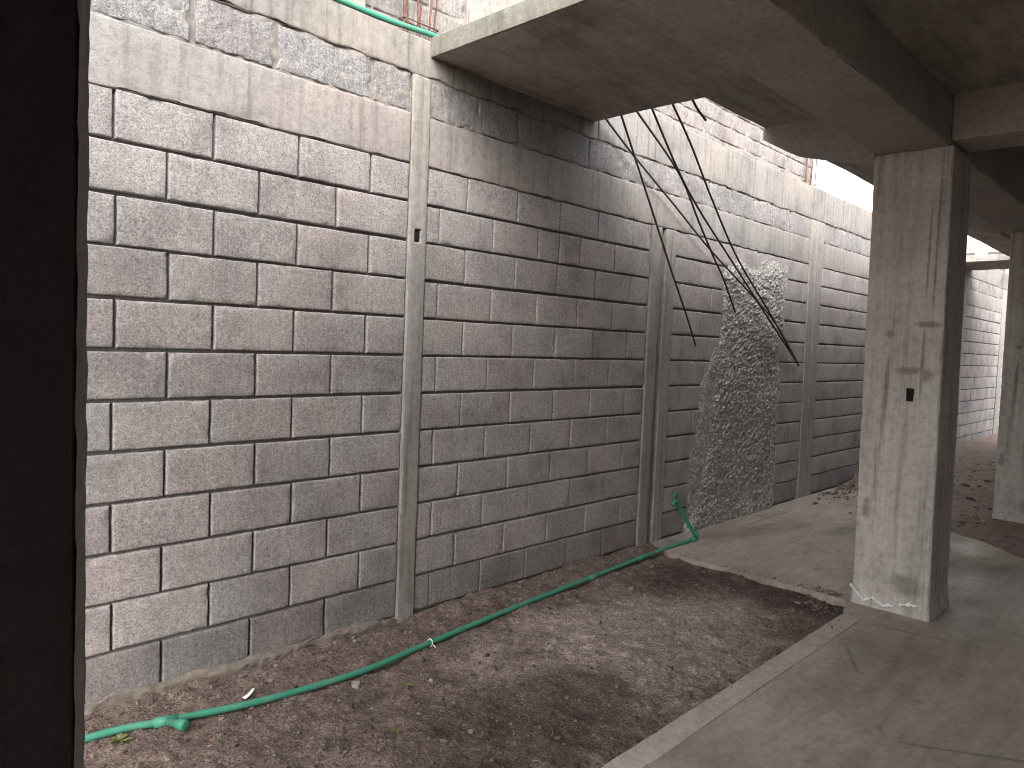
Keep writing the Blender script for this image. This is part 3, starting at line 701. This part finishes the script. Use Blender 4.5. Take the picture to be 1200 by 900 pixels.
N = 4200; px = []; 
for i in range(N):
    x = .75+rd.random()**1.2*4.2; y = rd.uniform(1.6,3.2)
    if rd.random() < .25: y = 3.22-abs(rd.gauss(0,.13))
    if x > 4.86 and y < 3.15: continue
    if (x-3.45)**2/1.0+(y-2.25)**2/.3 < 1 and rd.random() < .55: continue
    px.append((x,y,min(.0022+rd.expovariate(1/.0042), .020)))
A = np.array(px); Z = ground_z(A[:,:1], A[:,1:2]).ravel()
for (x,y,s),z in zip(px,Z): stone(mb, x, y, z+s*.12, s, rd)
for i in range(620):
    x = rd.uniform(7.6,13); y = rd.uniform(1.4,3.2)
    if i < 190: x = rd.uniform(8.3,10.5); y = 3.22-abs(rd.gauss(0,.22))
    s = min(.008+rd.expovariate(1/.012), .05); stone(mb, x, y, max(gz_at(x,y),0)+s*.15, s, rd)
for i in range(260):
    x = rd.uniform(4.68,5.0); y = 1.70+abs(rd.gauss(0,.14)); s = min(.003+rd.expovariate(1/.006),.022); stone(mb, x, y, (0 if x > 4.9 else gz_at(x,y))+s*.1, s, rd)
for i in range(520):
    x = rd.uniform(1.9,4.7); y = 1.575-abs(rd.gauss(0,.05))
    if i > 240: x = 4.90+abs(rd.gauss(0,.07)); y = rd.uniform(1.7,3.1)
    s = min(.001+rd.expovariate(1/.0017),.011); stone(mb, x, y, (.006 if y > 1.465 and x < 4.6 else .001)+s*.15, s, rd)
tag(mb.build('gravel', M['pebble'], smooth=False), 'small stones and crumbs of mortar strewn over the soil', 'gravel', kind='stuff')
# bits of straw and twig
mb = MB()
for i in range(220):
    x = rd.uniform(.9,4.8); y = rd.uniform(1.65,3.15); a = rd.uniform(0,3.14); L = rd.uniform(.012,.05); z = gz_at(x,y)+.004
    mb.add(*tube([(x,y,z),(x+L*.5*math.cos(a),y+L*.5*math.sin(a),z+rd.uniform(.0,.006)),(x+L*math.cos(a+.2),y+L*math.sin(a+.2),z)], rd.uniform(.0006,.0013), 4))
tag(mb.build('straw_litter', M['straw']), 'thin dry stalks and twigs scattered on the bare soil', 'litter', kind='stuff')
for (x,y,s,lab) in ((1.93,2.80,.032,'pale lump of mortar just in front of the green pipe, left of the sprout'),(4.10,2.77,.028,'light stone beside the dark damp soil, near the bend of the pipe'),(3.95,1.98,.026,'reddish brick chip on the dry soil near the kerb')):
    m1 = MB(); stone(m1, x, y, gz_at(x,y)+s*.25, s, rd); tag(m1.build('stone', M['post'] if 'reddish' not in lab else M['nbr'], loc=(x,y,gz_at(x,y)), smooth=False), lab, 'stone', 'larger stones on the soil')
def weed(x, y, n, L, lab, z=None, name='weed', mat='leaf', upr=.6):
    z = gz_at(x,y) if z is None else z; m1 = MB()
    for i in range(n):
        a = 2*math.pi*i/n+rd.uniform(-.4,.4); el = rd.uniform(.25,1.0)*upr+.15; l = L*rd.uniform(.6,1.1); w = l*.17
        d = np.array([math.cos(a)*math.cos(el),math.sin(a)*math.cos(el),math.sin(el)]); s = np.array([-math.sin(a),math.cos(a),0])
        b = np.array([x+rd.uniform(-.006,.006),y+rd.uniform(-.006,.006),z]); dr = np.array([0,0,-l*.25])
        V = [b, b+d*l*.35+s*w*.8, b+d*l*.35-s*w*.8, b+d*l*.7+s*w+dr*.3, b+d*l*.7-s*w+dr*.3, b+d*l+dr, b+d*l*.4-np.array([0,0,w*.3]), b+d*l*.72+dr*.3-np.array([0,0,w*.35])]
        m1.add(np.array(V), [(0,6,1),(0,2,6),(1,6,7,3),(6,2,4,7),(3,7,5),(7,4,5)])
    return tag(m1.build(name, M[mat], loc=(x,y,z)), lab, 'plant', 'weeds sprouting from the soil')
weed(2.12,2.63,11,.035,'tiny yellow-green sprout standing alone on the soil in front of the pipe')
weed(.97,2.98,14,.055,'low green weed at the left end of the pipe, by the dark wall end')
weed(1.80,2.33,8,.030,'faint green seedling lowest on the dark damp soil')
weed(1.27,2.74,8,.028,'small faded seedling between the pipe spout and the dark soil')
weed(3.32,3.395,10,.09,'dark weed tuft on the wall top, right of the rebar cage', z=3.235, upr=1.2)
a, ta = ontube(1.49)
V = []; F = []
for i in range(7):
    tq = i/6; V += [(1.47+.055*tq,2.985+.012*tq,gz_at(1.5,2.985)+.012+.02*tq*tq),(1.475+.05*tq,2.965+.016*tq,gz_at(1.5,2.985)+.010+.024*tq*tq)]
for i in range(6): F.append((2*i,2*i+1,2*i+3,2*i+2))
o = build('scrap', V, F, M['lime'], loc=(1.5,2.98,gz_at(1.5,2.98))); md = o.modifiers.new('s','SOLIDIFY'); md.thickness = .0015
tag(o, 'small curled white scrap of plastic behind the pipe, near the wall', 'scrap')

# ------------------------------------------------------------------ camera, light, view
cam = bpy.data.cameras.new('camera'); co = bpy.data.objects.new('camera', cam); C.objects.link(co)
cam.sensor_width = 36; cam.lens = 862/1200*36; cam.clip_start = .05; cam.clip_end = 2000
R = np.array([[0.69613607,-0.01332318,0.71778623],[-0.71676911,-0.0692403,0.69386442],[0.04045526,-0.99751104,-0.05775031]])
m = Matrix([[R[i][0], -R[i][1], -R[i][2], 0] for i in range(3)]+[[0,0,0,1]])
co.matrix_world = Matrix.Translation((0,0,CAMZ)) @ m
S.camera = co
EL, AZ = math.radians(42), math.radians(-130)     # light comes from above the house, onto the wall
w = bpy.data.worlds.new('World'); S.world = w; w.use_nodes = True; nt = w.node_tree; nt.nodes.clear()
bo = nt.nodes.new('ShaderNodeOutputWorld'); bg = nt.nodes.new('ShaderNodeBackground'); sk = nt.nodes.new('ShaderNodeTexSky'); hs = nt.nodes.new('ShaderNodeHueSaturation')
sk.sky_type = 'NISHITA'; sk.sun_disc = False; sk.sun_elevation = EL; sk.sun_rotation = math.pi/2-AZ; sk.dust_density = 4; sk.air_density = 1.5
hs.inputs['Saturation'].default_value = .22
nt.links.new(sk.outputs[0], hs.inputs['Color']); nt.links.new(hs.outputs[0], bg.inputs[0]); nt.links.new(bg.outputs[0], bo.inputs[0]); bg.inputs[1].default_value = .15
sun = bpy.data.lights.new('sun','SUN'); sun.energy = .5; sun.angle = math.radians(120); sun.color = (1,.97,.93)
so = bpy.data.objects.new('sun', sun); C.objects.link(so)
dv = Vector((math.cos(EL)*math.cos(AZ), math.cos(EL)*math.sin(AZ), math.sin(EL)))
so.rotation_euler = dv.to_track_quat('Z','Y').to_euler(); so.location = (2,0,12)
S.view_settings.view_transform = 'Standard'; S.view_settings.look = 'None'; S.view_settings.gamma = 1; S.view_settings.exposure = 2.32
S.cycles.max_bounces = 8; S.cycles.diffuse_bounces = 6
S.cycles.use_denoising = True; S.cycles.filter_width = 1.0
